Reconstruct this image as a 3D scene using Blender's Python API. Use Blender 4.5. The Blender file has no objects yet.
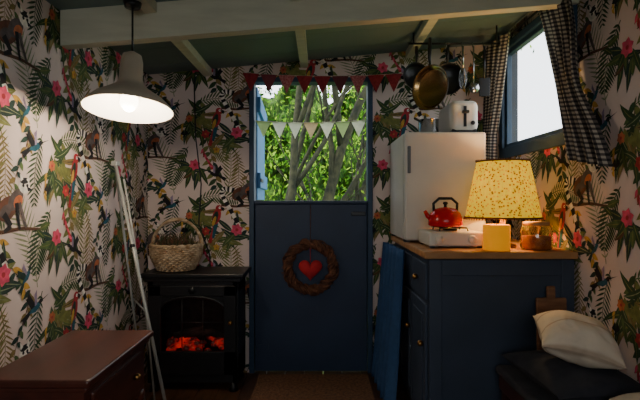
import bpy, bmesh, math, random
from mathutils import Vector, Matrix, Euler
R = math.radians
random.seed(7)

def lin(c):
    c = c/255.0
    return c/12.92 if c <= 0.04045 else ((c+0.055)/1.055)**2.4
def col(r, g, b): return (lin(r), lin(g), lin(b), 1)

MATS = {}
def mk(name, c, rough=0.7, metal=0.0, var=0.15, scale=8, bump=0.0, c2=None, stretch=None, emit=None, es=0, spec=0.4, trans=0.0, alpha=1):
    if name in MATS: return MATS[name]
    m = bpy.data.materials.new(name); m.use_nodes = True
    nt = m.node_tree; n = nt.nodes; l = nt.links
    b = n['Principled BSDF']
    c = col(*c)
    if c2: a, d = c, col(*c2)
    else:
        a = tuple(x*(1-var) for x in c[:3])+(1,); d = tuple(min(1, x*(1+var)) for x in c[:3])+(1,)
    tc = n.new('ShaderNodeTexCoord'); mp = n.new('ShaderNodeMapping')
    if stretch: mp.inputs['Scale'].default_value = stretch
    nz = n.new('ShaderNodeTexNoise'); nz.inputs['Scale'].default_value = scale; nz.inputs['Detail'].default_value = 5
    rp = n.new('ShaderNodeValToRGB'); rp.color_ramp.elements[0].position = 0.35; rp.color_ramp.elements[1].position = 0.65
    rp.color_ramp.elements[0].color = a; rp.color_ramp.elements[1].color = d
    l.new(tc.outputs['Object'], mp.inputs['Vector']); l.new(mp.outputs[0], nz.inputs['Vector'])
    l.new(nz.outputs['Fac'], rp.inputs['Fac']); l.new(rp.outputs[0], b.inputs['Base Color'])
    b.inputs['Roughness'].default_value = rough; b.inputs['Metallic'].default_value = metal
    b.inputs['Specular IOR Level'].default_value = spec
    b.inputs['Transmission Weight'].default_value = trans
    if bump:
        bp = n.new('ShaderNodeBump'); bp.inputs['Strength'].default_value = bump; bp.inputs['Distance'].default_value = 0.01
        l.new(nz.outputs['Fac'], bp.inputs['Height']); l.new(bp.outputs[0], b.inputs['Normal'])
    if emit:
        b.inputs['Emission Color'].default_value = col(*emit); b.inputs['Emission Strength'].default_value = es
    MATS[name] = m
    return m

class MB:
    def __init__(s, name): s.name = name; s.v = []; s.f = []; s.m = []; s.sm = []; s.mats = []
    def add(s, vs, fs, mat, smooth=False, M=None):
        if mat not in s.mats: s.mats.append(mat)
        k = s.mats.index(mat); o = len(s.v)
        for p in vs:
            p = Vector(p)
            if M is not None: p = M @ p
            s.v.append(p)
        for f in fs:
            s.f.append([i+o for i in f]); s.m.append(k); s.sm.append(smooth)
    def box(s, x0, x1, y0, y1, z0, z1, mat, M=None, bev=0.0, seg=2, smooth=False):
        bm = bmesh.new(); bmesh.ops.create_cube(bm, size=1)
        for v in bm.verts:
            v.co = Vector(((x0+x1)/2+v.co.x*(x1-x0), (y0+y1)/2+v.co.y*(y1-y0), (z0+z1)/2+v.co.z*(z1-z0)))
        if bev: bmesh.ops.bevel(bm, geom=list(bm.edges)+list(bm.verts), offset=bev, segments=seg, affect='EDGES', profile=0.5)
        bm.verts.index_update()
        s.add([v.co.copy() for v in bm.verts], [[v.index for v in f.verts] for f in bm.faces], mat, smooth, M)
        bm.free()
    def lathe(s, prof, mat, c=(0, 0, 0), segs=32, M=None, smooth=True, rf=None):
        vs = []; fs = []; n = len(prof)
        for i in range(segs):
            a = 2*math.pi*i/segs
            for j, (r, z) in enumerate(prof):
                k = rf(a, j) if rf else 1
                vs.append((c[0]+r*k*math.cos(a), c[1]+r*k*math.sin(a), c[2]+z))
        for i in range(segs):
            i2 = (i+1) % segs
            for j in range(n-1): fs.append([i*n+j, i2*n+j, i2*n+j+1, i*n+j+1])
        s.add(vs, fs, mat, smooth, M)
    def tube(s, pts, r, mat, segs=8, closed=False, M=None):
        pts = [Vector(p) for p in pts]; n = len(pts); vs = []; fs = []
        up = None
        for i, p in enumerate(pts):
            if closed: t = pts[(i+1) % n]-pts[i-1]
            else: t = pts[min(i+1, n-1)]-pts[max(i-1, 0)]
            t.normalize()
            if up is None:
                up = Vector((0, 0, 1)) if abs(t.z) < 0.9 else Vector((1, 0, 0))
            u = (up-t*up.dot(t))
            if u.length < 1e-5: u = t.orthogonal()
            u.normalize(); w = t.cross(u); up = u
            rr = r[i] if isinstance(r, (list, tuple)) else r
            for k in range(segs):
                a = 2*math.pi*k/segs
                vs.append(p+u*(rr*math.cos(a))+w*(rr*math.sin(a)))
        m = n if closed else n-1
        for i in range(m):
            i2 = (i+1) % n
            for k in range(segs):
                k2 = (k+1) % segs
                fs.append([i*segs+k, i*segs+k2, i2*segs+k2, i2*segs+k])
        if not closed:
            fs.append(list(range(segs))[::-1]); fs.append([(n-1)*segs+k for k in range(segs)])
        s.add(vs, fs, mat, True, M)
    def ball(s, c, r, mat, seg=16, ring=10, M=None, e=1.0):
        if not isinstance(r, (tuple, list)): r = (r, r, r)
        def sp(x): return math.copysign(abs(x)**e, x)
        vs = []; fs = []
        for j in range(ring+1):
            ph = -math.pi/2+math.pi*j/ring
            for i in range(seg):
                a = 2*math.pi*i/seg
                vs.append((c[0]+r[0]*sp(math.cos(ph))*sp(math.cos(a)), c[1]+r[1]*sp(math.cos(ph))*sp(math.sin(a)), c[2]+r[2]*sp(math.sin(ph))))
        for j in range(ring):
            for i in range(seg):
                i2 = (i+1) % seg
                fs.append([j*seg+i, j*seg+i2, (j+1)*seg+i2, (j+1)*seg+i])
        s.add(vs, fs, mat, True, M)
    def done(s, center=True):
        me = bpy.data.meshes.new(s.name)
        if center:
            mn = Vector([min(v[i] for v in s.v) for i in range(3)]); mx = Vector([max(v[i] for v in s.v) for i in range(3)])
            c = (mn+mx)/2; c.z = mn.z
        else: c = Vector((0, 0, 0))
        me.from_pydata([tuple(v-c) for v in s.v], [], s.f)
        for m in s.mats: me.materials.append(m)
        me.polygons.foreach_set('material_index', s.m); me.polygons.foreach_set('use_smooth', s.sm)
        me.update()
        ob = bpy.data.objects.new(s.name, me); ob.location = c
        bpy.context.scene.collection.objects.link(ob)
        return ob

# ---------------------------------------------------------------- room dims
XL, XR, YB, YF = -1.10, 1.12, 3.0, -0.9
def ceil_z(x): return 1.90+0.09*(x+1.1)

# ------------------------------------------------------------ wallpaper tile
WP = {k: mk('wallpaper_ink_'+k, c, rough=0.85, var=0.25, scale=40) for k, c in dict(
    g1=(46, 68, 38), g2=(74, 92, 48), g3=(112, 114, 58), g4=(32, 54, 46), olive=(126, 106, 60), yel=(192, 148, 60),
    pink=(210, 74, 104), red=(160, 42, 48), orange=(178, 98, 60), brown=(88, 56, 36), rust=(96, 58, 40), black=(20, 18, 22),
    white=(228, 220, 210), grey=(84, 74, 72), teal=(30, 82, 98), lav=(140, 122, 146), sage=(130, 136, 102)).items()}
tile = []
def P(pts, c): tile.append((pts, c))
def ell(cx, cy, rx, ry, rot=0, n=12):
    ca, sa = math.cos(rot), math.sin(rot)
    return [(cx+rx*math.cos(t)*ca-ry*math.sin(t)*sa, cy+rx*math.cos(t)*sa+ry*math.sin(t)*ca) for t in [2*math.pi*i/n for i in range(n)]]
def leaf(x, y, L, W, a, c, bend=0.0):
    N = 6
    up = []; dn = []
    for i in range(N+1):
        t = i/N; w = W*math.sin(math.pi*t**0.8)*0.5
        aa = a+bend*t; px = x+L*t*math.cos(aa); py = y+L*t*math.sin(aa)
        up.append((px-w*math.sin(aa), py+w*math.cos(aa))); dn.append((px+w*math.sin(aa), py-w*math.cos(aa)))
    P([up[0]]+up[1:N]+[up[N]]+dn[1:N][::-1], c)
def vleaf(x, y, L, W, a, c, cv, bend=0.0):
    leaf(x, y, L, W, a, c, bend); leaf(x, y, L*.92, W*.12, a, cv, bend)
def stroke(pts, w0, w1, c, cs=None):
    n = len(pts)
    for i in range(n-1):
        (x0, y0), (x1, y1) = pts[i], pts[i+1]
        a = math.atan2(y1-y0, x1-x0); wa = w0+(w1-w0)*i/(n-1); wb = w0+(w1-w0)*(i+1)/(n-1)
        s, k = math.sin(a), math.cos(a)
        cc = cs[i % len(cs)] if cs else c
        P([(x0-s*wa, y0+k*wa), (x0+s*wa, y0-k*wa), (x1+s*wb, y1-k*wb), (x1-s*wb, y1+k*wb)], cc)
def frond(x, y, L, a, bend, c, n=11, lw=0.012, ll=0.06, back=0.9):
    pts = []; px, py = x, y
    for i in range(n+1):
        aa = a+bend*i/n; pts.append((px, py, aa)); px += L/n*math.cos(aa); py += L/n*math.sin(aa)
    stroke([(p[0], p[1]) for p in pts], 0.0025, 0.001, c)
    for i, (qx, qy, aa) in enumerate(pts[1:]):
        k = math.sin(math.pi*(i+1.5)/(n+1.8))*ll+0.01
        leaf(qx, qy, k, lw, aa+back, c); leaf(qx, qy, k, lw, aa-back, c)
def flower(x, y, r, c, c2='yel', n=6):
    for i in range(n): leaf(x, y, r, r*0.8, 2*math.pi*i/n+0.3, c)
    P(ell(x, y, r*0.24, r*0.24, 0, 8), c2)
def bird(x, y, s, a, c1='teal', c2='black', fl=1):
    def T(px, py):
        px *= fl; ca, sa = math.cos(a), math.sin(a)
        return (x+s*(px*ca-py*sa), y+s*(px*sa+py*ca))
    P([T(-.1, .02), T(-.75, -.22), T(-.7, -.08), T(-.82, .02), T(-.1, .12)], c2)
    P([T(-.35, 0), T(-.15, .14), T(.15, .17), T(.35, .1), T(.3, -.05), T(0, -.12)], c1)
    P([T(.25, .14), T(.38, .2), T(.5, .14), T(.46, .04), T(.32, .02)], c2)
    P([T(.48, .13), T(.95, .12), T(.48, .08)], 'black')
    P([T(.1, .1), T(-.15, .7), T(-.3, .55), T(-.38, .6), T(-.2, .08)], c2)
    P([T(.15, .1), T(.3, .6), T(.12, .5), T(.02, .1)], 'lav')
def parrot(x, y, s, fl=1):
    def T(px, py): return (x+s*px*fl, y+s*py)
    def E(cx, cy, rx, ry, rot, c): P([T(px, py) for px, py in ell(cx, cy, rx, ry, rot, 12)], c)
    P([T(-.1, -.1), T(-.35, -1.0), T(-.22, -1.05), T(.05, -.2)], 'red'); P([T(-.1, -.1), T(-.2, -.8), T(-.1, -.85), T(.08, -.2)], 'teal')
    E(0, .1, .18, .36, -.25, 'red'); E(-.06, .02, .11, .32, -.3, 'g4'); E(-.1, -.1, .07, .22, -.3, 'yel')
    E(.1, .45, .14, .14, 0, 'red'); E(.14, .47, .05, .05, 0, 'white'); E(.15, .47, .022, .022, 0, 'black')
    P([T(.2, .52), T(.34, .46), T(.3, .32), T(.2, .4)], 'black')
def lemur(x, y, s, fl=1):
    def T(px, py): return (x+s*px*fl, y+s*py)
    def E(cx, cy, rx, ry, rot, c):
        P([T(px, py) for px, py in ell(cx, cy, rx, ry, rot, 12)], c)
    tp = []
    for i in range(19):
        t = i/18; tp.append(T(-.45-.40*math.sin(t*3.6), .1+.3*math.sin(t*2.0)-1.5*t*t))
    stroke(tp, .085*s, .06*s, None, ['black', 'white'])
    E(-.25, 0, .30, .21, .5, 'rust'); E(-.02, .16, .26, .16, .7, 'grey'); E(.05, .12, .15, .11, .7, 'orange'); E(-.3, -.05, .17, .11, .5, 'grey')
    stroke([T(-.35, -.1), T(-.15, -.32), T(-.35, -.42)], .07*s, .035*s, 'black')
    stroke([T(.08, .1), T(.2, -.18), T(.3, -.38)], .055*s, .03*s, 'grey')
    stroke([T(.0, .1), T(.05, -.2), T(.1, -.4)], .055*s, .03*s, 'black')
    E(.24, .42, .17, .15, .1, 'white'); E(.24, .52, .14, .06, .1, 'black')
    P([T(.12, .5), T(.1, .66), T(.2, .55)], 'white'); P([T(.3, .54), T(.38, .66), T(.38, .48)], 'white')
    P([T(.3, .42), T(.50, .35), T(.34, .32)], 'black')
    E(.2, .43, .035, .035, 0, 'black'); E(.32, .43, .035, .035, 0, 'black')
def vine(x, y, L, a, bend, cols, n=12, ls=.05, lw=.024):
    px, py = x, y; pts = [(x, y)]
    for i in range(n):
        aa = a+bend*math.sin(i/n*3.0); px += L/n*math.cos(aa); py += L/n*math.sin(aa); pts.append((px, py))
    stroke(pts, .003, .0015, 'brown')
    for i, (qx, qy) in enumerate(pts):
        sgn = 1 if i % 2 else -1
        leaf(qx, qy, ls*random.uniform(.7, 1.2), lw, a+sgn*random.uniform(.5, 1.1), random.choice(cols))
W, H = 0.60, 0.62
frond(.27, .02, .40, 1.75, .5, 'sage', n=17, ll=.09, lw=.008)
frond(.60, .02, .34, 1.25, .6, 'g3', n=15, ll=.08, lw=.009)
frond(.06, .60, .26, -1.3, -.5, 'olive', n=14, ll=.06, lw=.007)
frond(.36, .32, .26, -2.3, .7, 'g1', n=15, ll=.085, lw=.011)
frond(.42, .60, .26, .4, -.9, 'g2', n=14, ll=.075, lw=.010)
frond(.44, .42, .24, -.5, -.8, 'g3', n=14, ll=.08, lw=.010)
frond(.30, .62, .28, -2.0, .5, 'g1', n=14, ll=.06, lw=.009)
vine(.44, .62, .56, -1.62, .35, ['g1', 'g2', 'g3', 'olive', 'g4'], n=26, ls=.07, lw=.028)
vine(.04, .24, .28, -1.3, .5, ['g1', 'g3', 'yel', 'g4'], n=13, ls=.055, lw=.024)
vine(.22, .64, .24, -1.7, -.4, ['g2', 'olive', 'g4'], n=11, ls=.05, lw=.02)
for i in range(26):
    vleaf(.42+random.uniform(-.06, .06), .49+random.uniform(-.06, .06), random.uniform(.09, .18), random.uniform(.026, .044), -1.57+(i-13)*.14, random.choice(['g1', 'g1', 'g4', 'g2', 'g3', 'olive']), random.choice(['g3', 'sage', 'black']), random.uniform(-.5, .5))
for i in range(15): vleaf(.40+random.uniform(-.03, .03), .20+random.uniform(-.04, .04), random.uniform(.07, .14), .03, random.uniform(2.8, 6.6), random.choice(['g1', 'g2', 'g4', 'yel', 'brown']), 'g3')
for i in range(19): vleaf(.03+random.uniform(-.04, .04), .07+random.uniform(-.04, .04), random.uniform(.07, .15), .032, random.uniform(0, 6.28), random.choice(['g1', 'g2', 'g4', 'g3', 'olive']), 'sage')
stroke([(-.03, .258), (.06, .248), (.17, .256), (.29, .245)], .008, .005, 'brown')
vleaf(.28, .245, .08, .032, .3, 'g2', 'g3'); vleaf(.26, .245, .07, .026, -.6, 'g1', 'g3'); vleaf(.0, .258, .06, .026, 2.4, 'g1', 'g3')
lemur(.14, .33, .195)
flower(.07, .10, .042, 'pink', 'red'); flower(.40, .205, .038, 'pink', 'red'); flower(.47, .40, .030, 'red', 'orange'); flower(.365, .50, .026, 'orange', 'red')
flower(.54, .30, .024, 'yel', 'orange', 5)
for i in range(8): leaf(.455+.006*i, .31-.018*i, .040, .014, -1.9+.25*i, 'red' if i % 2 else 'pink')
for i in range(6): leaf(.33-.004*i, .47-.018*i, .03, .012, -2.2+.25*i, 'yel')
bird(.25, .56, .11, .3); bird(.53, .14, .10, -.3, 'black', 'black', -1); bird(.20, .07, .09, .8, 'teal', 'g4')
parrot(.54, .48, .15)
P([(.31, .40), (.33, .43), (.335, .40), (.345, .43), (.36, .405), (.34, .39), (.345, .375), (.335, .385), (.322, .375), (.33, .392)], 'black')
print('tile polys', len(tile))

def clip(poly, x0, x1, y0, y1):
    def cut(pts, ax, val, sg):
        out = []
        for i in range(len(pts)):
            a, b = pts[i-1], pts[i]
            da, db = sg*(a[ax]-val), sg*(b[ax]-val)
            if (da >= 0) != (db >= 0):
                t = da/(da-db); out.append((a[0]+t*(b[0]-a[0]), a[1]+t*(b[1]-a[1])))
            if db >= 0: out.append(b)
        return out
    for ax, val, sg in ((0, x0, 1), (0, x1, -1), (1, y0, 1), (1, y1, -1)):
        if not poly: return poly
        poly = cut(poly, ax, val, sg)
    return poly

paper = mk('wallpaper_ground', (222, 202, 192), rough=0.85, var=0.05, scale=3, c2=(212, 192, 186))
back_board = mk('wall_boards', (70, 74, 80), rough=0.8)
def wall(name, rects, mapf, s0, t0, flip=1, thick=0.08):
    """rects in wall (s,t) space, mapf(s,t,depth) -> world; depth>0 into the room"""
    b = MB(name)
    for (a0, a1, b0, b1) in rects:
        vs = [mapf(s, t, d) for d in (0, -thick) for s, t in ((a0, b0), (a1, b0), (a1, b1), (a0, b1))]
        b.add(vs, [[0, 1, 2, 3]], paper)
        b.add(vs, [[7, 6, 5, 4], [0, 4, 5, 1], [1, 5, 6, 2], [2, 6, 7, 3], [3, 7, 4, 0]], back_board)
        for ci in range(-12, 13):
            for ri in range(-2, 7):
                ox = s0+ci*W*flip; oy = t0+ri*H+(H/2 if ci % 2 else 0)
                if ox+0.9 < a0 or ox-0.9 > a1 or oy-.2 > b1 or oy+1.1 < b0: continue
                for k, (pts, c) in enumerate(tile):
                    q = [(ox+flip*p[0], oy+p[1]) for p in pts]
                    if max(p[0] for p in q) < a0 or min(p[0] for p in q) > a1 or max(p[1] for p in q) < b0 or min(p[1] for p in q) > b1: continue
                    q = clip(q, a0, a1, b0, b1)
                    if len(q) < 3: continue
                    d = 0.0003+k*4e-6+(ci % 2)*2e-6
                    b.add([mapf(s, t, d) for s, t in q], [list(range(len(q)))], WP[c])
    return b.done(False)

wall('wall_left', [(YF, YB, 0, 1.93)], lambda s, t, d: (XL+d, s, t), 1.56, 0.74)
wall('wall_right', [(YF, 2.08, 0, 2.12), (2.85, YB, 0, 2.12), (2.08, 2.85, 0, 1.40), (2.08, 2.85, 2.0, 2.12)], lambda s, t, d: (XR-d, s, t), 2.11, 0.83, -1)
wall('wall_back', [(XL-.08, -.45, 0, 2.12), (.335, XR+.08, 0, 2.12), (-.45, .335, 1.88, 2.12)], lambda s, t, d: (s, YB-d, t), -1.20, 0.5)
wall('wall_front', [(XL-.08, -.8, 0, 2.12), (.8, XR+.08, 0, 2.12), (-.8, .8, 0, .85), (-.8, .8, 1.75, 2.12)], lambda s, t, d: (s, YF+d, t), -1.0, 0.4)

# floor
wood_floor = mk('floor_wood', (58, 36, 24), rough=0.45, c2=(88, 56, 36), scale=6, stretch=(8, 1, 1), bump=0.2)
f = MB('floor')
x = XL-.08
while x < XR+.08:
    x2 = min(x+.12, XR+.08); f.box(x+.001, x2-.001, YF-.08, YB+.08, -.04, 0, wood_floor, bev=.002, seg=1); x += .12
f.box(XL-.08, XR+.08, YF-.08, YB+.08, -.07, -.04, wood_floor)
f.done(False)
# ceiling + rafters + beam
cm = mk('ceiling_paint', (98, 118, 122), rough=0.5, c2=(108, 128, 130), scale=2)
pale = mk('beam_paint', (190, 186, 166), rough=0.6, c2=(202, 198, 178), scale=5, stretch=(1, 6, 6))
c = MB('ceiling')
def slab(b, x0, x1, y0, y1, t0, t1, mat):
    vs = []
    for zz in (t0, t1):
        for xx, yy in ((x0, y0), (x1, y0), (x1, y1), (x0, y1)): vs.append((xx, yy, ceil_z(xx)+zz))
    b.add(vs, [[0, 3, 2, 1], [4, 5, 6, 7], [0, 1, 5, 4], [1, 2, 6, 5], [2, 3, 7, 6], [3, 0, 4, 7]], mat)
for i in range(15):
    y0 = YF-.08+i*(YB+.16-YF)/15; slab(c, XL-.08, XR+.08, y0+.0015, y0+(YB+.16-YF)/15-.0015, 0, .03, cm)
slab(c, XL-.1, XR+.1, YF-.1, YB+.1, .03, .08, cm)
c.done(False)
for i, xx in enumerate((-.715, -.1, .57)):
    r = MB('trim_%d' % (i+3)); slab(r, xx-.024, xx+.024, YF, YB, -.045, -.0005, pale); r.done()
bm_ = MB('ceiling_beam')
vs = []
for zz in (-.15, -.0005):
    for xx, yy in ((XL+.006, 1.98), (XR-.006, 2.02), (XR-.006, 2.075), (XL+.006, 2.035)): vs.append((xx, yy, ceil_z(xx)+zz))
bm_.add(vs, [[0, 3, 2, 1], [4, 5, 6, 7], [0, 1, 5, 4], [1, 2, 6, 5], [2, 3, 7, 6], [3, 0, 4, 7]], pale); bm_.done()

# door
blue = mk('door_blue_paint', (28, 42, 66), rough=0.5, c2=(32, 48, 74), scale=4, bump=.05)
frameblue = mk('frame_blue_paint', (30, 54, 78), rough=0.5, var=.12)
black = mk('black_iron', (20, 20, 22), rough=0.4, var=.1)
steel = mk('steel', (170, 170, 170), rough=0.25, metal=1, var=.05)
fr = MB('trim_1')
fr.box(-.45, -.418, YB-.02, YB+.08, 0, 1.88, frameblue, bev=.003)
fr.box(.303, .335, YB-.02, YB+.08, 0, 1.88, frameblue, bev=.003)
fr.box(-.45, .335, YB-.02, YB+.08, 1.85, 1.88, frameblue, bev=.003)
fr.done()
d = MB('door_1')
d.box(-.416, .301, YB+.005, YB+.04, .006, 1.075, blue, bev=.004)
n = 6
for i in range(n):
    a = -.415+i*.715/n; d.box(a+.001, a+.715/n-.001, YB+.04, YB+.05, .012, 1.07, blue, bev=.002)
d.box(-.418, .303, YB-.022, YB+.06, 1.075, 1.095, blue, bev=.004)
d.box(.20, .29, YB-.008, YB+.006, 1.0, 1.025, black, bev=.003)
d.box(-.412, -.33, YB-.001, YB+.006, .90, .925, blue); d.box(-.412, -.33, YB-.001, YB+.006, .15, .175, blue)
d.done()
d2 = MB('door_2')   # upper leaf, swung open outwards
uleaf = mk('door_upper_blue', (60, 120, 170), rough=.5, var=.1)
M = Matrix.Translation((-.41, YB+.09, 0)) @ Matrix.Rotation(R(93), 4, 'Z')
for i in range(n): d2.box(i*.715/n+.001, (i+1)*.715/n-.001, 0, .03, 1.10, 1.845, uleaf, M=M, bev=.004)
d2.box(0, .715, -.02, 0, 1.18, 1.28, uleaf, M=M, bev=.003); d2.box(0, .715, -.02, 0, 1.68, 1.78, uleaf, M=M, bev=.003)
d2.box(-.02, .2, -.026, -.02, 1.22, 1.24, black, M=M)
d2.done()
mat_ = MB('doormat')
coir = mk('coir', (124, 86, 56), rough=.95, c2=(84, 56, 40), scale=60, bump=.6)
mat_.box(-.38, .30, 2.50, 2.93, .0005, .016, coir, bev=.006); mat_.done()

# wreath with heart
twig = mk('twig', (118, 74, 50), rough=.8, c2=(72, 42, 30), scale=30)
redf = mk('red_felt', (176, 30, 38), rough=.8, var=.2, scale=20)
w = MB('heart_wreath')
wc = Vector((-.06, 2.945, .68))
for k in range(26):
    ph = random.uniform(0, 6.28); rr = random.uniform(.010, .030); fq = random.choice([5, 6, 7, 8]); pts = []
    jr = random.uniform(-.010, .010)
    for i in range(72):
        a = 2*math.pi*i/72; R_ = .142+jr+rr*math.cos(fq*a+ph); pts.append(wc+Vector((R_*math.cos(a), rr*.9*math.sin(fq*a+ph), R_*math.sin(a))))
    w.tube(pts, .0042, twig, segs=5, closed=True)
for k in range(60):
    a = random.uniform(0, 6.28); p = wc+Vector((.15*math.cos(a), -.01, .15*math.sin(a))); a2 = a+random.uniform(-1, 1.4)
    w.tube([p, p+Vector((.035*math.cos(a2), random.uniform(-.015, .01), .035*math.sin(a2)))], [.003, .001], twig, segs=4)
def heart(b, c, s, th, mat):
    out = []
    for i in range(40):
        t = 2*math.pi*i/40; out.append((16*math.sin(t)**3/17, (13*math.cos(t)-5*math.cos(2*t)-2*math.cos(3*t)-math.cos(4*t))/17))
    for sg in (-1, 1):
        vs = []; fs = []; K = 8
        for j in range(K+1):
            q = j/K
            for (hx, hz) in out: vs.append((c[0]+s*hx*q, c[1]+sg*th*math.sqrt(max(0, 1-q*q)), c[2]+s*(hz*q)))
        for j in range(K):
            for i in range(40):
                i2 = (i+1) % 40; fs.append([j*40+i, j*40+i2, (j+1)*40+i2, (j+1)*40+i])
        b.add(vs, fs, mat, True)
heart(w, (-.06, 2.93, .67), .078, .022, redf)
w.tube([(-.06, 2.93, .71), (-.062, 2.945, .83)], .002, redf, 5)
w.tube([(-.062, 2.955, .83), (-.06, 2.974, 1.0), (-.06, 2.976, 1.07)], .002, twig, 5)
w.done()

# bunting
flags = [mk('flag_red', (150, 44, 48), rough=.9, c2=(120, 30, 38), scale=60), mk('flag_pink', (190, 120, 120), rough=.9, c2=(150, 60, 66), scale=90), mk('flag_cream', (220, 214, 190), rough=.9, var=.1), mk('flag_plum', (104, 46, 54), rough=.9, var=.2)]
cord = mk('cord', (190, 180, 160), rough=.9)
def cloth_translucent(name, c, f=.5):
    m = mk(name, c, rough=.9, var=.1, scale=50); nt = m.node_tree; n = nt.nodes
    tr = n.new('ShaderNodeBsdfTranslucent'); tr.inputs[0].default_value = col(*c); mx = n.new('ShaderNodeMixShader'); mx.inputs[0].default_value = f
    nt.links.new(n['Principled BSDF'].outputs[0], mx.inputs[1]); nt.links.new(tr.outputs[0], mx.inputs[2]); nt.links.new(mx.outputs[0], n['Material Output'].inputs[0])
    return m
pal = [cloth_translucent('flag_white', (224, 222, 196)), cloth_translucent('flag_lime', (166, 186, 124)), cloth_translucent('flag_peach', (206, 176, 136))]
def bunting(name, x0, x1, y, z0, z1, sag, nf, fw, fh, mats):
    b = MB(name); pts = []
    def Z(t): return z0+(z1-z0)*t-sag*4*t*(1-t)
    for i in range(41): t = i/40; pts.append((x0+(x1-x0)*t, y, Z(t)))
    b.tube(pts, .003, cord, 5)
    for i in range(nf):
        t0 = (i+.03)/nf; t1 = (i+.97)/nf; xa = x0+(x1-x0)*t0; xb = x0+(x1-x0)*t1; xm = (xa+xb)/2
        off = random.uniform(-.012, .004)
        vs = [(xa, y-.002, Z(t0)), (xb, y-.002, Z(t1)), (xm, y-.002+off, Z((t0+t1)/2)-fh), (xm, y-.008, Z((t0+t1)/2))]
        b.add(vs, [[0, 3, 2], [3, 1, 2]], mats[i % len(mats)])
    return b.done()
bunting('red_bunting', -.49, .52, 2.955, 1.90, 1.895, .02, 9, .11, .115, [flags[0], flags[3], flags[1], flags[0]])
bunting('white_bunting', -.415, .30, 3.03, 1.61, 1.615, .015, 7, .10, .105, [pal[1], pal[0], pal[0], pal[2], pal[0]])

# ------------------------------------------------------------ window right
wf = mk('window_frame_paint', (40, 64, 86), rough=.5, var=.1)
w1 = MB('window_1')
y0, y1, z0, z1 = 2.08, 2.85, 1.40, 2.0
for (a, b_, c_, e) in ((y0-.04, y1+.04, z0-.05, z0+.01), (y0-.04, y1+.04, z1-.01, z1+.03), (y0-.04, y0+.01, z0, z1), (y1-.01, y1+.04, z0, z1)):
    w1.box(XR-.02, XR-.0015, a, b_, c_, e, wf, bev=.003)
for (a, b_, c_, e) in ((y0, y1, z0, z0+.035), (y0, y1, z1-.035, z1), (y0, y0+.035, z0, z1), (y1-.035, y1, z0, z1)):
    w1.box(XR+.0, XR+.03, a, b_, c_, e, wf, bev=.003)
gm = bpy.data.materials.new('window_glass'); gm.use_nodes = True
nt = gm.node_tree; nt.nodes.clear(); o = nt.nodes.new('ShaderNodeOutputMaterial'); tr = nt.nodes.new('ShaderNodeBsdfTransparent'); gl = nt.nodes.new('ShaderNodeBsdfGlossy'); gl.inputs['Roughness'].default_value = .03
mx = nt.nodes.new('ShaderNodeMixShader'); tr.inputs[0].default_value = (.98, .99, 1, 1); mx.inputs[0].default_value = .03
nt.links.new(tr.outputs[0], mx.inputs[1]); nt.links.new(gl.outputs[0], mx.inputs[2]); nt.links.new(mx.outputs[0], o.inputs[0])
w1.add([(XR+.015, y0+.03, z0+.03), (XR+.015, y1-.03, z0+.03), (XR+.015, y1-.03, z1-.03), (XR+.015, y0+.03, z1-.03)], [[0, 1, 2, 3]], gm)
w1.done()
w2 = MB('added_fill_window')  # unseen opening behind camera, added to let sky light in as soft fill
for (a, b_, c_, e) in ((-.8, .8, .85, .90), (-.8, .8, 1.70, 1.75), (-.8, -.75, .85, 1.75), (.75, .8, .85, 1.75), (-.02, .02, .85, 1.75)):
    w2.box(a, b_, YF-.06, YF-.02, c_, e, wf)
w2.done()
# gingham
gg = bpy.data.materials.new('gingham'); gg.use_nodes = True; nt = gg.node_tree; n = nt.nodes; l = nt.links
uv = n.new('ShaderNodeTexCoord'); sx = n.new('ShaderNodeSeparateXYZ'); l.new(uv.outputs['UV'], sx.inputs[0])
def step(out):
    a = n.new('ShaderNodeMath'); a.operation = 'FRACT'; l.new(out, a.inputs[0]); b = n.new('ShaderNodeMath'); b.operation = 'GREATER_THAN'; b.inputs[1].default_value = .5; l.new(a.outputs[0], b.inputs[0]); return b.outputs[0]
ad = n.new('ShaderNodeMath'); ad.operation = 'ADD'; l.new(step(sx.outputs[0]), ad.inputs[0]); l.new(step(sx.outputs[1]), ad.inputs[1])
hf = n.new('ShaderNodeMath'); hf.operation = 'MULTIPLY'; hf.inputs[1].default_value = .5; l.new(ad.outputs[0], hf.inputs[0])
rp = n.new('ShaderNodeValToRGB'); rp.color_ramp.elements[0].color = col(182, 170, 152); rp.color_ramp.elements[1].color = col(34, 32, 34)
e = rp.color_ramp.elements.new(.5); e.color = col(90, 82, 78); l.new(hf.outputs[0], rp.inputs[0]); l.new(rp.outputs[0], n['Principled BSDF'].inputs['Base Color']); n['Principled BSDF'].inputs['Roughness'].default_value = .9
tl = n.new('ShaderNodeBsdfTranslucent'); l.new(rp.outputs[0], tl.inputs[0]); ms = n.new('ShaderNodeMixShader'); ms.inputs[0].default_value = .2
l.new(n['Principled BSDF'].outputs[0], ms.inputs[1]); l.new(tl.outputs[0], ms.inputs[2]); l.new(ms.outputs[0], n['Material Output'].inputs[0])
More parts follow.
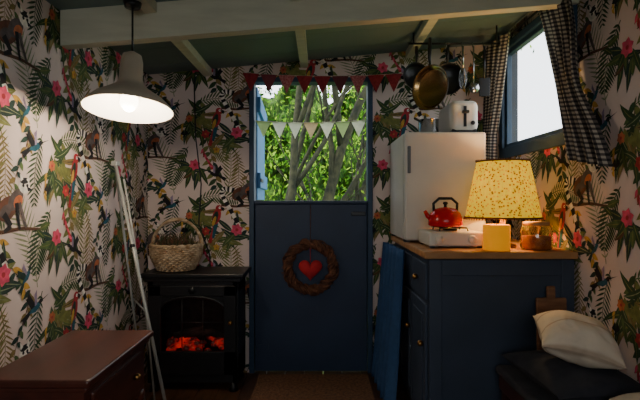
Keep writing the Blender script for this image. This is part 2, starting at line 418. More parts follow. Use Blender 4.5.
def sheet(name, fn_, nu, nv, mat, us, vs_, thick=.003):
    me = bpy.data.meshes.new(name); V = []; F = []
    for j in range(nv+1):
        for i in range(nu+1): V.append(Vector(fn_(i/nu, j/nv)))
    c0 = sum(V, Vector())/len(V)
    for j in range(nv):
        for i in range(nu): F.append([j*(nu+1)+i, j*(nu+1)+i+1, (j+1)*(nu+1)+i+1, (j+1)*(nu+1)+i])
    me.from_pydata([tuple(v-c0) for v in V], [], F); me.materials.append(mat)
    ul = me.uv_layers.new(name='UV')
    for p in me.polygons:
        p.use_smooth = True
        for li in p.loop_indices:
            vi = me.loops[li].vertex_index; ul.data[li].uv = ((vi % (nu+1))/nu*us, (vi//(nu+1))/nv*vs_)
    ob = bpy.data.objects.new(name, me); ob.location = c0; bpy.context.scene.collection.objects.link(ob)
    if thick:
        s = ob.modifiers.new('s', 'SOLIDIFY'); s.thickness = thick
    return ob
def lerp(a, b, t): return a+(b-a)*t
def cur_far(u, v):
    ya = lerp(2.60, 2.82, min(1, v*1.3)); yb = lerp(2.97, 2.965, v)
    y = lerp(ya, yb, u); return (1.045+.020*math.sin(u*22+v*1.5), y, lerp(2.03, 1.32, v)+.02*u)
def cur_near(u, v):
    k = v**.9
    ya = lerp(2.27, 1.97, k); yb = lerp(1.98, 1.70, v)
    pinch = .07*math.exp(-((v-.55)/.22)**2)
    y = lerp(ya-pinch*.3, yb+pinch, u); return (1.045+.022*math.sin(u*24+v*2), y, lerp(2.035, 1.22+.05*(1-u), v))
sheet('gingham_curtain', cur_far, 60, 30, gg, 18, 38, 0)
sheet('gingham_curtain.001', cur_near, 60, 30, gg, 18, 40, 0)
rod = MB('curtain_rod'); rod.tube([(1.088, 1.92, 2.045), (1.088, 2.985, 2.045)], .006, black, 8); rod.ball((1.088, 1.915, 2.045), .012, black)
rod.box(1.085, XR-.001, 2.02, 2.03, 2.038, 2.052, black); rod.box(1.085, XR-.001, 2.93, 2.94, 2.038, 2.052, black); rod.done()

# ------------------------------------------------------------ cabinet
cab = mk('cabinet_blue', (46, 56, 70), rough=.5, c2=(54, 64, 80), scale=4)
top = mk('worktop_wood', (188, 136, 84), rough=.4, c2=(146, 100, 58), scale=5, stretch=(1, 8, 1))
knob = mk('brass', (150, 110, 60), rough=.35, metal=1)
b = MB('kitchen_cabinet')
b.box(.475, 1.105, 2.05, 2.985, .06, .845, cab, bev=.004)
b.box(.50, 1.09, 2.08, 2.95, 0, .06, black)
b.box(.45, 1.112, 2.02, 2.99, .845, .877, top, bev=.006)
for i in range(3):
    a = 2.07+i*.305
    b.box(.462, .476, a, a+.29, .66, .82, cab, bev=.005); b.box(.462, .476, a, a+.29, .09, .64, cab, bev=.005)
    b.box(.457, .463, a+.045, a+.245, .14, .59, cab, bev=.003)
    b.ball((.447, a+.145, .74), .014, knob, 12, 8); b.ball((.447, a+.03, .46), .014, knob, 12, 8)
b.box(.475, .53, 2.04, 2.052, .07, .84, cab, bev=.003); b.box(1.05, 1.105, 2.04, 2.052, .07, .84, cab, bev=.003)
b.box(.53, 1.05, 2.04, 2.052, .77, .84, cab, bev=.003); b.box(.53, 1.05, 2.04, 2.052, .07, .15, cab, bev=.003)
b.done()
bluecl = mk('blue_cloth', (34, 66, 106), rough=.9, c2=(40, 74, 116), scale=30)
sheet('blue_curtain', lambda u, v: (lerp(.425, .36, v)+(.014+.014*v)*math.sin(u*30+v*2)-.02*u, lerp(2.42, 2.92, u), lerp(.84, .02, v)), 70, 20, bluecl, 1, 1)

# fridge
white = mk('fridge_white', (192, 186, 174), rough=.35, var=.03)
seal = mk('seal_grey', (90, 92, 94), rough=.7)
b = MB('mini_fridge')
Z = .878
b.box(.44, .86, 2.49, 2.95, Z+.012, Z+.575, white, bev=.008)
b.box(.444, .856, 2.478, 2.492, Z+.02, Z+.568, seal)
b.box(.44, .86, 2.43, 2.48, Z+.012, Z+.575, white, bev=.012, seg=3)
b.box(.452, .468, 2.415, 2.432, Z+.36, Z+.50, seal, bev=.004)
for xx in (.46, .83):
    for yy in (2.50, 2.92): b.box(xx-.015, xx+.015, yy-.015, yy+.015, Z, Z+.013, black)
b.done()
FT = Z+.576
cream = mk('toaster_cream', (206, 198, 182), rough=.3, var=.03)
b = MB('toaster')
b.box(.70, .855, 2.52, 2.80, FT+.012, FT+.185, cream, bev=.035, seg=4, smooth=True)
b.box(.70+.012, .855-.012, 2.53, 2.79, FT, FT+.03, black, bev=.004)
b.box(.735, .755, 2.56, 2.76, FT+.18, FT+.187, black); b.box(.80, .82, 2.56, 2.76, FT+.18, FT+.187, black)
b.box(.77, .785, 2.516, 2.524, FT+.04, FT+.15, black); b.box(.76, .795, 2.495, 2.522, FT+.11, FT+.125, black, bev=.004)
b.ball((.82, 2.517, FT+.06), (.012, .008, .012), black, 10, 8)
b.done()
b = MB('saucepan')
b.lathe([(0, 0), (.05, 0), (.055, .006), (.055, .085), (.058, .088), (.052, .086), (.051, .008), (0, .006)], steel, c=(.60, 2.60, FT+.001))
b.tube([(.55, 2.57, FT+.075), (.53, 2.54, FT+.078), (.505, 2.50, FT+.08)], .007, black)
b.done()

# hanging rail & pans
b = MB('pan_rack')
b.tube([(.50, 2.66, 1.985), (1.02, 2.66, 1.985)], .006, black)
for xx in (.53, 1.0): b.tube([(xx, 2.66, 1.985), (xx, 2.66, ceil_z(xx)-.002)], .005, black)
for xx in (.62, .71, .80, .86, .92): b.tube([(xx, 2.66, 1.993), (xx, 2.652, 1.985), (xx, 2.65, 1.965), (xx, 2.642, 1.957), (xx, 2.634, 1.965)], .0025, steel, 6)
b.done()
copper = mk('pan_metal', (190, 150, 96), rough=.22, metal=1, var=.1)
nonstick = mk('nonstick', (24, 24, 26), rough=.3)
def pan(name, cx, cy, cz, r, rot, inner, outer, hl):
    b = MB(name)
    M = Matrix.Translation((cx, cy, cz)) @ Matrix.Rotation(R(rot), 4, 'Z') @ Matrix.Rotation(R(90), 4, 'X')
    b.lathe([(0, 0), (r*.78, 0), (r*.9, .01), (r, .035), (r*1.02, .036)], outer, M=M, segs=40)
    b.lathe([(0, .003), (r*.77, .003), (r*.88, .012), (r*.985, .036), (r*1.02, .036)], inner, M=M, segs=40)
    b.tube([(0, r*.97, .03), (0, r+.04, .036), (0, r+hl*.6, .034), (0, r+hl, .03)], [.006, .009, .011, .008], nonstick, M=M)
    b.done()
pan('frying_pan', .625, 2.585, 1.715, .12, -52, copper, nonstick, .15)
pan('frying_pan.001', .735, 2.71, 1.79, .09, -15, nonstick, nonstick, .11)
pan('frying_pan.002', .56, 2.80, 1.83, .08, 15, nonstick, nonstick, .10)
b = MB('ladle')
b.tube([(.86, 2.632, 1.96), (.86, 2.632, 1.75)], .004, steel); b.ball((.86, 2.62, 1.725), (.03, .02, .03), steel)
b.done()
b = MB('spatula')
b.tube([(.92, 2.632, 1.96), (.92, 2.632, 1.78)], .006, nonstick); b.box(.89, .95, 2.628, 2.634, 1.68, 1.785, nonstick, bev=.002)
b.done()
b = MB('whisk')
b.tube([(.80, 2.632, 1.96), (.80, 2.632, 1.84)], .006, steel)
for k in range(6):
    a = k*math.pi/6; b.tube([(.80+.022*math.sin(t)*math.cos(a), 2.632+.022*math.sin(t)*math.sin(a), 1.78+.06*math.cos(t)) for t in [2*math.pi*i/20 for i in range(20)]], .0012, steel, 4, closed=True)
b.done()

# gas hob + kettle
hobw = mk('hob_white', (206, 198, 182), rough=.3, var=.03)
b = MB('camping_stove')
HX, HY, HZ = .63, 2.28, .878
b.box(HX-.13, HX+.13, HY-.12, HY+.12, HZ+.008, HZ+.075, hobw, bev=.012, seg=3)
for sx_ in (-.11, .11):
    for sy in (-.1, .1): b.box(HX+sx_-.01, HX+sx_+.01, HY+sy-.01, HY+sy+.01, HZ, HZ+.009, black)
for sx_ in (-.08, .07): b.lathe([(0, 0), (.02, 0), (.018, .014), (0, .014)], hobw, M=Matrix.Translation((HX+sx_, HY-.12, HZ+.04)) @ Matrix.Rotation(R(90), 4, 'X'))
for k in range(4):
    a = k*math.pi/2+.78; b.tube([(HX+.02*math.cos(a), HY+.02*math.sin(a), HZ+.09), (HX+.09*math.cos(a), HY+.09*math.sin(a), HZ+.09), (HX+.095*math.cos(a), HY+.095*math.sin(a), HZ+.075)], .004, black, 6)
b.lathe([(0, .075), (.035, .075), (.035, .083), (0, .085)], black, c=(HX, HY, HZ))
b.done()
kr = mk('kettle_red', (190, 18, 22), rough=.22, var=.08)
b = MB('kettle')
kc = (HX-.022, HY, HZ+.0945)
b.lathe([(0, 0), (.075, 0), (.082, .008), (.081, .035), (.071, .065), (.048, .085), (.03, .09), (.0, .095)], kr, c=kc)
b.lathe([(.0, .092), (.008, .094), (.007, .104), (.013, .11), (.01, .118), (0, .12)], black, c=kc)
b.tube([(kc[0]-.062, kc[1], kc[2]+.035), (kc[0]-.085, kc[1], kc[2]+.05), (kc[0]-.100, kc[1], kc[2]+.075)], [.018, .012, .008], kr, 10)
b.tube([(kc[0]-.055, kc[1], kc[2]+.07), (kc[0]-.058, kc[1], kc[2]+.11), (kc[0]-.03, kc[1], kc[2]+.135), (kc[0]+.03, kc[1], kc[2]+.135), (kc[0]+.058, kc[1], kc[2]+.11), (kc[0]+.055, kc[1], kc[2]+.07)], .007, black, 8)
b.done()

# table lamp
LX, LY = .868, 2.235
shm = bpy.data.materials.new('lampshade_fabric'); shm.use_nodes = True; nt = shm.node_tree; n = nt.nodes; l = nt.links
pb = n['Principled BSDF']; tc = n.new('ShaderNodeTexCoord'); vo = n.new('ShaderNodeTexVoronoi'); vo.inputs['Scale'].default_value = 75; l.new(tc.outputs['Object'], vo.inputs['Vector'])
rp = n.new('ShaderNodeValToRGB'); rp.color_ramp.elements[0].color = (.22, .09, .0, 1); rp.color_ramp.elements[0].position = .15; rp.color_ramp.elements[1].color = (.92, .60, .012, 1); rp.color_ramp.elements[1].position = .5; l.new(vo.outputs['Distance'], rp.inputs[0])
l.new(rp.outputs[0], pb.inputs['Base Color']); pb.inputs['Roughness'].default_value = .95; pb.inputs['Specular IOR Level'].default_value = .1
l.new(rp.outputs[0], pb.inputs['Emission Color']); pb.inputs['Emission Strength'].default_value = .5
tl = n.new('ShaderNodeBsdfTranslucent'); l.new(rp.outputs[0], tl.inputs[0]); ms = n.new('ShaderNodeMixShader'); ms.inputs[0].default_value = .035
l.new(pb.outputs[0], ms.inputs[1]); l.new(tl.outputs[0], ms.inputs[2]); l.new(ms.outputs[0], n['Material Output'].inputs[0])
fringe = mk('fringe', (100, 58, 18), rough=.9)
bulbm = mk('bulb_warm', (255, 220, 160), emit=(255, 200, 120), es=8)
b = MB('table_lamp')
b.lathe([(0, 0), (.06, 0), (.062, .012), (.03, .02), (.022, .035), (.034, .06), (.03, .09), (.014, .105), (.012, .13), (0, .13)], knob, c=(LX, LY, .878))
pro = [(.172, 0), (.168, .01), (.15, .10), (.135, .18), (.118, .26), (.117, .268)]
b.lathe(pro, shm, c=(LX, LY, 1.016), segs=120, rf=lambda a, j: 1+.012*math.cos(a*30))
for (rr, zz) in ((.174, 1.018), (.119, 1.283)):
    b.tube([(LX+rr*math.cos(2*math.pi*i/60), LY+rr*math.sin(2*math.pi*i/60), zz) for i in range(60)], .004, fringe, 6, closed=True)
    for i in range(72):
        a = 2*math.pi*i/72; s_ = 1 if zz > 1.2 else -1
        b.tube([(LX+rr*math.cos(a), LY+rr*math.sin(a), zz), (LX+(rr+.004)*math.cos(a), LY+(rr+.004)*math.sin(a), zz+s_*.012 if s_ < 0 else zz+.008)], [.003, .001], fringe, 4)
for k in range(3):
    a = k*2.094; b.tube([(LX, LY, 1.24), (LX+.117*math.cos(a), LY+.117*math.sin(a), 1.275)], .0015, black, 4)
b.tube([(LX, LY, 1.0), (LX, LY, 1.24)], .004, knob, 6)
b.ball((LX, LY, 1.12), .028, bulbm)
b.done()
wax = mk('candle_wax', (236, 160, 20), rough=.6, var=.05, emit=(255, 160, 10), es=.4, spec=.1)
b = MB('pillar_candle')
b.lathe([(0, 0), (.055, 0), (.058, .004), (.058, .108), (.053, .113), (.03, .107), (0, .105)], wax, c=(.785, 2.09, .878))
b.tube([(.785, 2.09, .983), (.786, 2.091, .998)], .0015, black, 5); b.done()
jam = mk('jar_contents', (206, 130, 56), rough=.6, c2=(160, 80, 34), scale=40)
glass = mk('jar_glass', (240, 240, 235), rough=.05, var=.01, trans=1.0)
b = MB('glass_jar')
b.lathe([(0, .004), (.058, .004), (.062, .02), (.060, .06), (0, .062)], jam, c=(.975, 2.12, .878))
b.lathe([(0, 0), (.062, 0), (.069, .012), (.069, .085), (.058, .105), (.055, .11), (.052, .11), (.055, .104), (.0655, .083), (.0655, .013), (.06, .003), (0, .003)], glass, c=(.975, 2.12, .8785))
b.lathe([(.0, .108), (.056, .108), (.058, .112), (.056, .124), (0, .126)], top, c=(.975, 2.12, .878))
b.done()

# ------------------------------------------------------------ pendant lamp
ps = mk('pendant_shade_metal', (170, 156, 136), rough=.4, var=.06)
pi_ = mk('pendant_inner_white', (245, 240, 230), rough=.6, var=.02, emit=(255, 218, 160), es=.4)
pbulb = mk('bulb_white', (255, 250, 240), emit=(255, 240, 215), es=12)
b = MB('pendant_lamp')
PL = Vector((-.745, 1.83, 1.45))
M = Matrix.Translation(PL) @ Matrix.Rotation(R(-9), 4, 'X')
b.lathe([(.166, 0), (.16, .015), (.13, .045), (.09, .072), (.058, .095), (.045, .115), (.042, .2), (.036, .225), (.012, .24), (0, .24)], ps, M=M, segs=48)
b.lathe([(.166, 0), (.157, .012), (.127, .040), (.086, .067), (.052, .088), (.03, .10), (0, .10)], pi_, M=M, segs=48)
b.ball((0, 0, .035), (.035, .035, .04), pbulb, M=M)
tp_ = M @ Vector((0, 0, .24))
b.tube([tp_, tp_+Vector((0, .0, .06)), (PL.x, tp_.y, ceil_z(PL.x)-.065)], .004, black, 6)
b.lathe([(0, -.02), (.03, -.02), (.035, 0), (0, 0)], black, c=(PL.x, tp_.y, ceil_z(PL.x)-.048))
b.done()

# electric stove
iron = mk('stove_black', (18, 18, 20), rough=.38, var=.1, bump=.05)
b = MB('electric_stove')
x0, x1 = -1.01, -.45
b.box(x0-.015, x1+.015, 2.67, 2.975, .655, .68, iron, bev=.006)
b.box(x0+.005, x1-.005, 2.685, 2.965, .63, .656, iron, bev=.004)
b.box(x0+.02, x0+.05, 2.70, 2.96, .05, .64, iron); b.box(x1-.05, x1-.02, 2.70, 2.96, .05, .64, iron)
b.box(x0+.02, x1-.02, 2.93, 2.96, .05, .64, iron); b.box(x0+.02, x1-.02, 2.70, 2.96, .05, .20, iron, bev=.003)
b.box(x0+.02, x1-.02, 2.70, 2.96, .57, .64, iron, bev=.003)
fx0, fx1 = x0+.10, x1-.10
for (a, b_, c_, e) in ((x0+.03, fx0, .10, .61), (fx1, x1-.03, .10, .61), (x0+.03, x1-.03, .10, .235), (x0+.03, x1-.03, .55, .61)):
    b.box(a, b_, 2.682, 2.702, c_, e, iron, bev=.004)
xm = (fx0+fx1)/2; hw = (fx1-fx0)/2
arch = [(xm+hw*math.cos(t), 2.69, .48+.065*math.sin(t)) for t in [math.pi*i/16 for i in range(17)]]
b.tube(arch, .008, iron, 6)
vs = [(fx0, 2.689, .565), (fx1, 2.689, .565)]+[(p[0], 2.689, p[2]) for p in arch]
b.add(vs, [[0]+[2+i for i in range(16, 7, -1)]+[2+8], [0, 2+8, 1], [1]+[2+i for i in range(8, -1, -1)]], iron)
for xx in (xm-hw/3, xm+hw/3): b.tube([(xx, 2.69, .235), (xx, 2.69, .535)], .003, iron, 6)
b.tube([(fx0, 2.69, .40), (fx1, 2.69, .40)], .003, iron, 6)
b.ball((x1-.06, 2.672, .40), .013, knob); b.lathe([(0, 0), (.02, 0), (.02, .01), (0, .01)], iron, M=Matrix.Translation((xm, 2.682, .585)) @ Matrix.Rotation(R(90), 4, 'X'))
for xx in (x0+.05, x1-.05):
    for yy in (2.72, 2.94): b.lathe([(0, 0), (.028, 0), (.02, .02), (.016, .05), (0, .05)], iron, c=(xx, yy, .0005))
coal = bpy.data.materials.new('glowing_coal'); coal.use_nodes = True; nt = coal.node_tree; n = nt.nodes; l = nt.links
nz = n.new('ShaderNodeTexNoise'); nz.inputs['Scale'].default_value = 16; tc = n.new('ShaderNodeTexCoord'); l.new(tc.outputs['Object'], nz.inputs['Vector'])
rp = n.new('ShaderNodeValToRGB'); rp.color_ramp.elements[0].position = .44; rp.color_ramp.elements[0].color = (.03, .001, .001, 1); rp.color_ramp.elements[1].position = .72; rp.color_ramp.elements[1].color = (1, .025, .012, 1)
l.new(nz.outputs[0], rp.inputs[0]); l.new(rp.outputs[0], n['Principled BSDF'].inputs['Emission Color']); n['Principled BSDF'].inputs['Emission Strength'].default_value = .42; n['Principled BSDF'].inputs['Base Color'].default_value = (.012, .006, .005, 1)
log = mk('fake_log', (40, 26, 20), rough=.9, c2=(20, 12, 10), scale=30, bump=.4)
random.seed(3)
for k in range(60):
    s_ = random.uniform(.014, .026); px = random.uniform(fx0+.015, fx1-.015); py = random.uniform(2.73, 2.86)
    b.ball((px, py, .222+(py-2.73)*.3+random.uniform(0, .012)), (s_, s_*.8, s_*.7), coal, 7, 5)
for (q, a) in ((xm-.06, .3), (xm+.07, -.25), (xm, .05)):
    b.tube([(q-.09, 2.84, .285-.02*a), (q, 2.845, .30), (q+.09, 2.85, .29+.1*a)], [.02, .024, .018], log, 8)
b.box(fx0-.02, fx1+.02, 2.915, 2.93, .16, .56, log)
b.done()

# basket
wick = mk('wicker', (206, 180, 146), rough=.7, c2=(160, 128, 92), scale=30)
dried = mk('dried_greens', (92, 84, 52), rough=.9, c2=(60, 66, 40), scale=20)
b = MB('wicker_basket')
bc = Vector((-.862, 2.82, .682))
rows = 13; ns = 48
def brad(t): return .105+.04*math.sin(min(1, t*1.05)*math.pi*.5)+.005*math.sin(t*3)
for j in range(rows):
    t = j/(rows-1); rr = brad(t); pts = []
    for i in range(96):
        a = 2*math.pi*i/96; q = rr+.0045*math.sin(a*ns/2+(math.pi if j % 2 else 0)); pts.append(bc+Vector((q*math.cos(a), q*math.sin(a), .008+t*.135)))
    b.tube(pts, .0062, wick, 5, closed=True)
for i in range(ns//2*2):
    a = 2*math.pi*(i+.5)/ns; b.tube([bc+Vector((brad(t)*math.cos(a), brad(t)*math.sin(a), .005+t*.14)) for t in (0, .3, .6, 1)], .003, wick, 4)
for s_ in (0, 1):
    b.tube([bc+Vector(((brad(1)+.004*math.cos(10*a+s_*3.14))*math.cos(a), (brad(1)+.004*math.cos(10*a+s_*3.14))*math.sin(a), .15+.005*math.sin(10*a+s_*3.14))) for a in [2*math.pi*i/90 for i in range(90)]], .0075, wick, 6, closed=True)
b.lathe([(0, .003), (.10, .003), (.10, .01), (0, .012)], wick, c=bc)
for s_ in range(3):
    ph = s_*2.09
    b.tube([bc+Vector((-.148*math.cos(a)+.006*math.cos(14*a+ph)*math.cos(a), .006*math.sin(14*a+ph)+.02, .14+.16*math.sin(a)+.006*math.cos(14*a+ph)*math.sin(a))) for a in [math.pi*i/50 for i in range(51)]], .0075, wick, 6)
random.seed(5)
b.ball(bc+Vector((0, 0, .10)), (.125, .125, .06), dried, 16, 8)
for k in range(300):
    a = random.uniform(0, 6.28); rr = .12*math.sqrt(random.random()); p = bc+Vector((rr*math.cos(a), rr*math.sin(a), .13))
    q = p+Vector((random.uniform(-.05, .05)*.8, random.uniform(-.05, .05)*.8, random.uniform(.02, .09)))
    if (Vector((q.x, q.y))-Vector((bc.x, bc.y))).length > .135: continue
    b.tube([p, q], [.004, .0012], random.choice([dried, dried, twig]), 4)
b.done()
# wall cable
b = MB('electric_cable')
b.tube([(-.80, 2.985, 1.86), (-.79, 2.985, 1.5), (-.755, 2.985, 1.2), (-.77, 2.985, .95), (-.70, 2.985, .75), (-.69, 2.985, .4)], .004, black, 6); b.done()

# side table
mah = mk('mahogany', (80, 38, 28), rough=.28, c2=(54, 26, 20), scale=7, stretch=(2, .4, 2))
b = MB('side_table')
tx0, tx1, ty0, ty1, tz = -.86, -.575, 1.17, 1.63, .65
b.box(tx0, tx1, ty0, ty1, tz-.022, tz, mah, bev=.007, seg=3)
b.box(tx0+.012, tx1-.012, ty0+.012, ty1-.012, tz-.036, tz-.022, mah, bev=.004)
b.box(tx0+.025, tx1-.025, ty0+.025, ty1-.025, tz-.20, tz-.036, mah, bev=.002)
b.box(tx1-.027, tx1-.017, ty0+.06, ty1-.06, tz-.175, tz-.055, mah, bev=.004)
for q in (.13, .33): b.ball((tx1-.008, ty0+q, tz-.115), .012, knob, 12, 8)
for xx in (tx0+.045, tx1-.045):
    for yy in (ty0+.045, ty1-.045): b.lathe([(0, 0), (.014, 0), (.016, .05), (.012, .09), (.02, .12), (.024, .35), (.018, .40), (.026, .43), (.026, .46), (0, .46)], mah, c=(xx, yy, .0005), segs=16)
b.box(tx0+.04, tx1-.04, ty0+.04, ty1-.04, .13, .148, mah, bev=.003)
b.done()

# easel
alu = mk('easel_white', (160, 160, 154), rough=.4, metal=.2, var=.05)
b = MB('easel')
b.tube([(-.965, 2.22, 1.27), (-.61, 2.0, .006)], .0075, alu); b.tube([(-.975, 2.24, 1.27), (-.93, 2.50, .006)], .006, alu)
b.tube([(-.93, 2.23, 1.20), (-.86, 2.33, .52), (-.81, 2.33, .006)], .005, alu)
b.tube([(-.78, 2.105, .60), (-.945, 2.38, .60)], .004, alu); b.box(-.985, -.955, 2.21, 2.25, 1.26, 1.285, alu, bev=.005)
b.ball((-.86, 2.155, .89), .012, black); b.done()

# ------------------------------------------------------------ bench & cushions
darkf = mk('dark_blanket', (48, 48, 54), rough=.95, c2=(32, 34, 42), scale=14, bump=.3)
beige = mk('beige_fabric', (206, 192, 172), rough=.9, c2=(190, 176, 154), scale=20, bump=.2)
stripe = bpy.data.materials.new('striped_fabric'); stripe.use_nodes = True; nt = stripe.node_tree; n = nt.nodes; l = nt.links
tc = n.new('ShaderNodeTexCoord'); sp_ = n.new('ShaderNodeSeparateXYZ'); l.new(tc.outputs['UV'], sp_.inputs[0])
wv = n.new('ShaderNodeMath'); wv.operation = 'PINGPONG'; wv.inputs[1].default_value = .2; l.new(sp_.outputs[1], wv.inputs[0])
rp = n.new('ShaderNodeValToRGB'); rp.color_ramp.elements[0].color = col(184, 162, 138); rp.color_ramp.elements[0].position = .012; rp.color_ramp.elements[1].color = col(212, 196, 172); rp.color_ramp.elements[1].position = .025
l.new(wv.outputs[0], rp.inputs[0]); l.new(rp.outputs[0], n['Principled BSDF'].inputs['Base Color']); n['Principled BSDF'].inputs['Roughness'].default_value = .95
nz = n.new('ShaderNodeTexNoise'); nz.inputs['Scale'].default_value = 9; nz.inputs['Detail'].default_value = 3; l.new(tc.outputs['Object'], nz.inputs['Vector'])
bp = n.new('ShaderNodeBump'); bp.inputs['Strength'].default_value = .8; bp.inputs['Distance'].default_value = .04; l.new(nz.outputs[0], bp.inputs['Height']); l.new(bp.outputs[0], n['Principled BSDF'].inputs['Normal'])
b = MB('bench')
b.box(.76, 1.10, 1.0, 2.0, .30, .36, mah, bev=.005)
for xx in (.785, 1.075):
    for yy in (1.04, 1.96): b.box(xx-.02, xx+.02, yy-.02, yy+.02, 0, .30, mah)
b.box(.745, 1.108, .99, 2.01, .361, .40, darkf, bev=.018, seg=3, smooth=True)
b.done()
def cushion(name, c, size, rot, mat, sag=0.0, wr=.004):
    M = Matrix.Translation(c) @ Euler([R(a) for a in rot]).to_matrix().to_4x4()
    N = 28; me = bpy.data.meshes.new(name); vs = []; fs = []; uvs = []
    for sg in (1, -1):
        for j in range(N+1):
            for i in range(N+1):
                u = 2*i/N-1; v = 2*j/N-1
                h = (max(0, 1-abs(u)**2.2)*max(0, 1-abs(v)**2.2))**.5
                px = u*(1-.09*(1-v*v)*abs(u)**2); pn = v*(1-.09*(1-u*u)*abs(v)**2)
                wv_ = wr*math.sin(9*math.atan2(v, u))*min(1, u*u+v*v)*h + wr*.6*math.sin(u*6+v*9)*h
                z = sg*h*size[2]/2+(wv_ if sg > 0 else -wv_)-sag*(u*u)*.5
                vs.append(M @ Vector((px*size[0]/2, pn*size[1]/2, z))); uvs.append((i/N, j/N))
    K = (N+1)**2
    for s_ in range(2):
        for j in range(N):
            for i in range(N):
                q = [s_*K+j*(N+1)+i, s_*K+j*(N+1)+i+1, s_*K+(j+1)*(N+1)+i+1, s_*K+(j+1)*(N+1)+i]; fs.append(q if s_ == 0 else q[::-1])
    c0 = Vector(c); me.from_pydata([tuple(v-c0) for v in vs], [], fs); me.materials.append(mat)
    ul = me.uv_layers.new(name='UV')
    for p in me.polygons:
        p.use_smooth = True
        for li in p.loop_indices: ul.data[li].uv = uvs[me.loops[li].vertex_index]
    ob = bpy.data.objects.new(name, me); ob.location = c0; bpy.context.scene.collection.objects.link(ob)
    return ob
cushion('dark_cushion', (.925, 1.73, .462), (.34, .44, .112), (0, 0, 3), darkf, 0, .002)
cushion('cream_cushion', (.925, 1.69, .604), (.27, .23, .16), (14, 12, -14), stripe, .02, .005)
cushion('beige_cushion', (1.0, 1.36, .466), (.19, .26, .118), (0, 0, 0), beige, 0, .002)
crate = mk('crate_wood', (130, 88, 56), rough=.7, c2=(100, 64, 40), scale=8, stretch=(1, 1, 6))
b = MB('chopping_board')
Mx = Matrix.Translation((.99, 2.0, .402)) @ Matrix.Rotation(R(-3), 4, 'X')
b.box(-.065, .065, -.008, .008, 0, .28, crate, M=Mx, bev=.006); b.box(-.018, .018, -.008, .008, .27, .33, crate, M=Mx, bev=.006)
b.done()

# ------------------------------------------------------------ outside
grass = mk('grass', (70, 96, 40), rough=.95, c2=(96, 120, 54), scale=3)
b = MB('garden_ground')
b.box(-15, 15, -8, 25, -.5, -.4, grass); b.done()
bark = mk('bark', (56, 56, 36), rough=.95, c2=(24, 28, 18), scale=14, bump=.8)
leafmats = []
for i, cc in enumerate([(76, 128, 26), (108, 158, 36), (46, 90, 22), (160, 198, 60), (32, 66, 22)]):
    leafmats.append(cloth_translucent('leaf_%d' % i, cc))
random.seed(21)
t = MB('garden_tree'); tips = []
def branch(p, dvec, L, r, depth):
    pts = [p]; q = p.copy(); dv = dvec.copy(); N = 6
    for i in range(N):
        dv = (dv+Vector((random.uniform(-.16, .16), random.uniform(-.12, .12), random.uniform(-.05, .1)))).normalized()
        q = q+dv*(L/N); pts.append(q.copy())
        if depth < 3 and i >= 1 and random.random() < .62:
            nd = (dv+Vector((random.uniform(-.9, .9), random.uniform(-.6, .6), random.uniform(-.1, .5)))).normalized()
            branch(q, nd, L*random.uniform(.45, .7), r*.5, depth+1)
        if depth >= 1: tips.append(q.copy())
    t.tube(pts, [r*(1-.55*i/N) for i in range(N+1)], bark, 7)
for (bx, dx, r) in ((-.42, .0, .06), (-.34, -.32, .055), (-.28, .12, .085), (-.15, .40, .06), (.05, .10, .05), (-.75, .2, .05), (-.30, .65, .045)):
    branch(Vector((bx, 5.0+random.uniform(-.3, .3), -.4)), Vector((dx, random.uniform(-.05, .15), 1)).normalized(), random.uniform(2.8, 3.5), r, 0)
def addleaf(b, p, s, mat):
    e = Euler((random.uniform(0, 6.28), random.uniform(0, 6.28), random.uniform(0, 6.28))).to_matrix()
    vs = [p+e@Vector(v) for v in ((-s, 0, 0), (-s*.2, s*.42, .1*s), (s, 0, 0), (-s*.2, -s*.42, .1*s))]
    b.add(vs, [[0, 1, 2, 3]], mat)
for k in range(6200):
    p = random.choice(tips)+Vector((random.gauss(0, .13), random.gauss(0, .13), random.gauss(0, .12)))
    if p.y < 5.15 and random.random() < .7: continue
    addleaf(t, p, random.uniform(.018, .038), random.choice(leafmats))
t.done()
h = MB('garden_hedge')
hm = mk('hedge_inner', (30, 52, 18), rough=.95, c2=(84, 118, 38), scale=9)
vs = []; fs = []
for j in range(21):
    for i in range(41):
        x = -4+6*i/40; z = -.45+3.9*j/20
        vs.append((x, 9.2+.5*math.sin(i*.9+j*.7)+.35*math.sin(i*1.7-j*1.3)+.12*z, z+.3*math.sin(i*.6)*(j/20)))
for j in range(20):
    for i in range(40): fs.append([j*41+i, j*41+i+1, (j+1)*41+i+1, (j+1)*41+i])
h.add(vs, fs, hm, True)
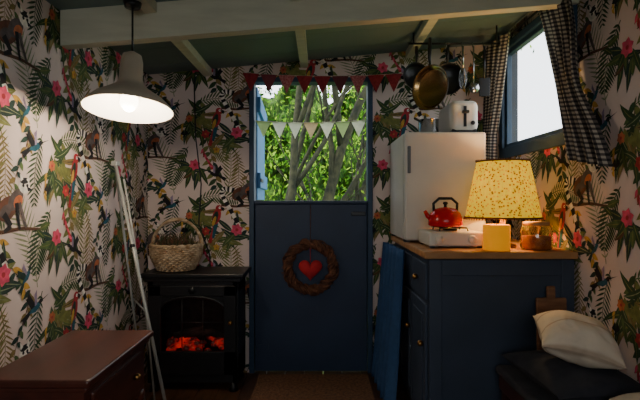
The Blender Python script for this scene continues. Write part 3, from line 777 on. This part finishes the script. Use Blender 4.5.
for k in range(12000):
    p = Vector((random.uniform(-4.0, 2.0), random.uniform(7.0, 9.0), random.uniform(-.3, 3.9)))
    if p.z > 2.6 and random.random() < .25: continue
    addleaf(h, p, random.uniform(.03, .065), random.choice(leafmats))
h.done()

# ------------------------------------------------------------ lights
wd = bpy.data.worlds.new('World'); bpy.context.scene.world = wd; wd.use_nodes = True
bg = wd.node_tree.nodes['Background']; bg.inputs[0].default_value = (.90, .95, 1.0, 1); bg.inputs[1].default_value = 4.2
def light(name, typ, loc, energy, color, **k):
    ld = bpy.data.lights.new(name, typ); ld.energy = energy; ld.color = color
    for a, v in k.items(): setattr(ld, a, v)
    ob = bpy.data.objects.new(name, ld); ob.location = loc; bpy.context.scene.collection.objects.link(ob); return ob
s = light('sun', 'SUN', (0, 0, 8), 5, (1, .95, .82), angle=R(2)); s.rotation_euler = Vector((.8, .25, -1)).to_track_quat('-Z', 'Y').to_euler()
light('pendant_light', 'POINT', (PL.x, PL.y-.004, PL.z-.005), 13, (1, .84, .64), shadow_soft_size=.03)
light('table_lamp_light', 'POINT', (LX, LY, 1.155), 13.0, (1, .66, .28), shadow_soft_size=.03)
light('stove_glow', 'POINT', (xm, 2.78, .36), .03, (1, .12, .04), shadow_soft_size=.03)
def portal(name, loc, rot, sx_, sy):
    o = light(name, 'AREA', loc, 1, (1, 1, 1), shape='RECTANGLE', size=sx_, size_y=sy); o.rotation_euler = rot; o.data.cycles.is_portal = True
portal('portal_door', (-.055, YB+.10, 1.47), (R(-90), 0, 0), .70, .76)
portal('portal_window', (XR+.09, 2.465, 1.7), (R(90), 0, R(90)), .76, .6)
portal('portal_rear', (0, YF-.09, 1.30), (R(90), 0, 0), 1.6, .9)

cd = bpy.data.cameras.new('camera'); cd.lens = 26.44; cd.sensor_width = 36; cd.clip_start = .05
co = bpy.data.objects.new('camera', cd); co.location = (0, 0, 1.1); co.rotation_euler = (R(90), 0, 0)
bpy.context.scene.collection.objects.link(co); bpy.context.scene.camera = co
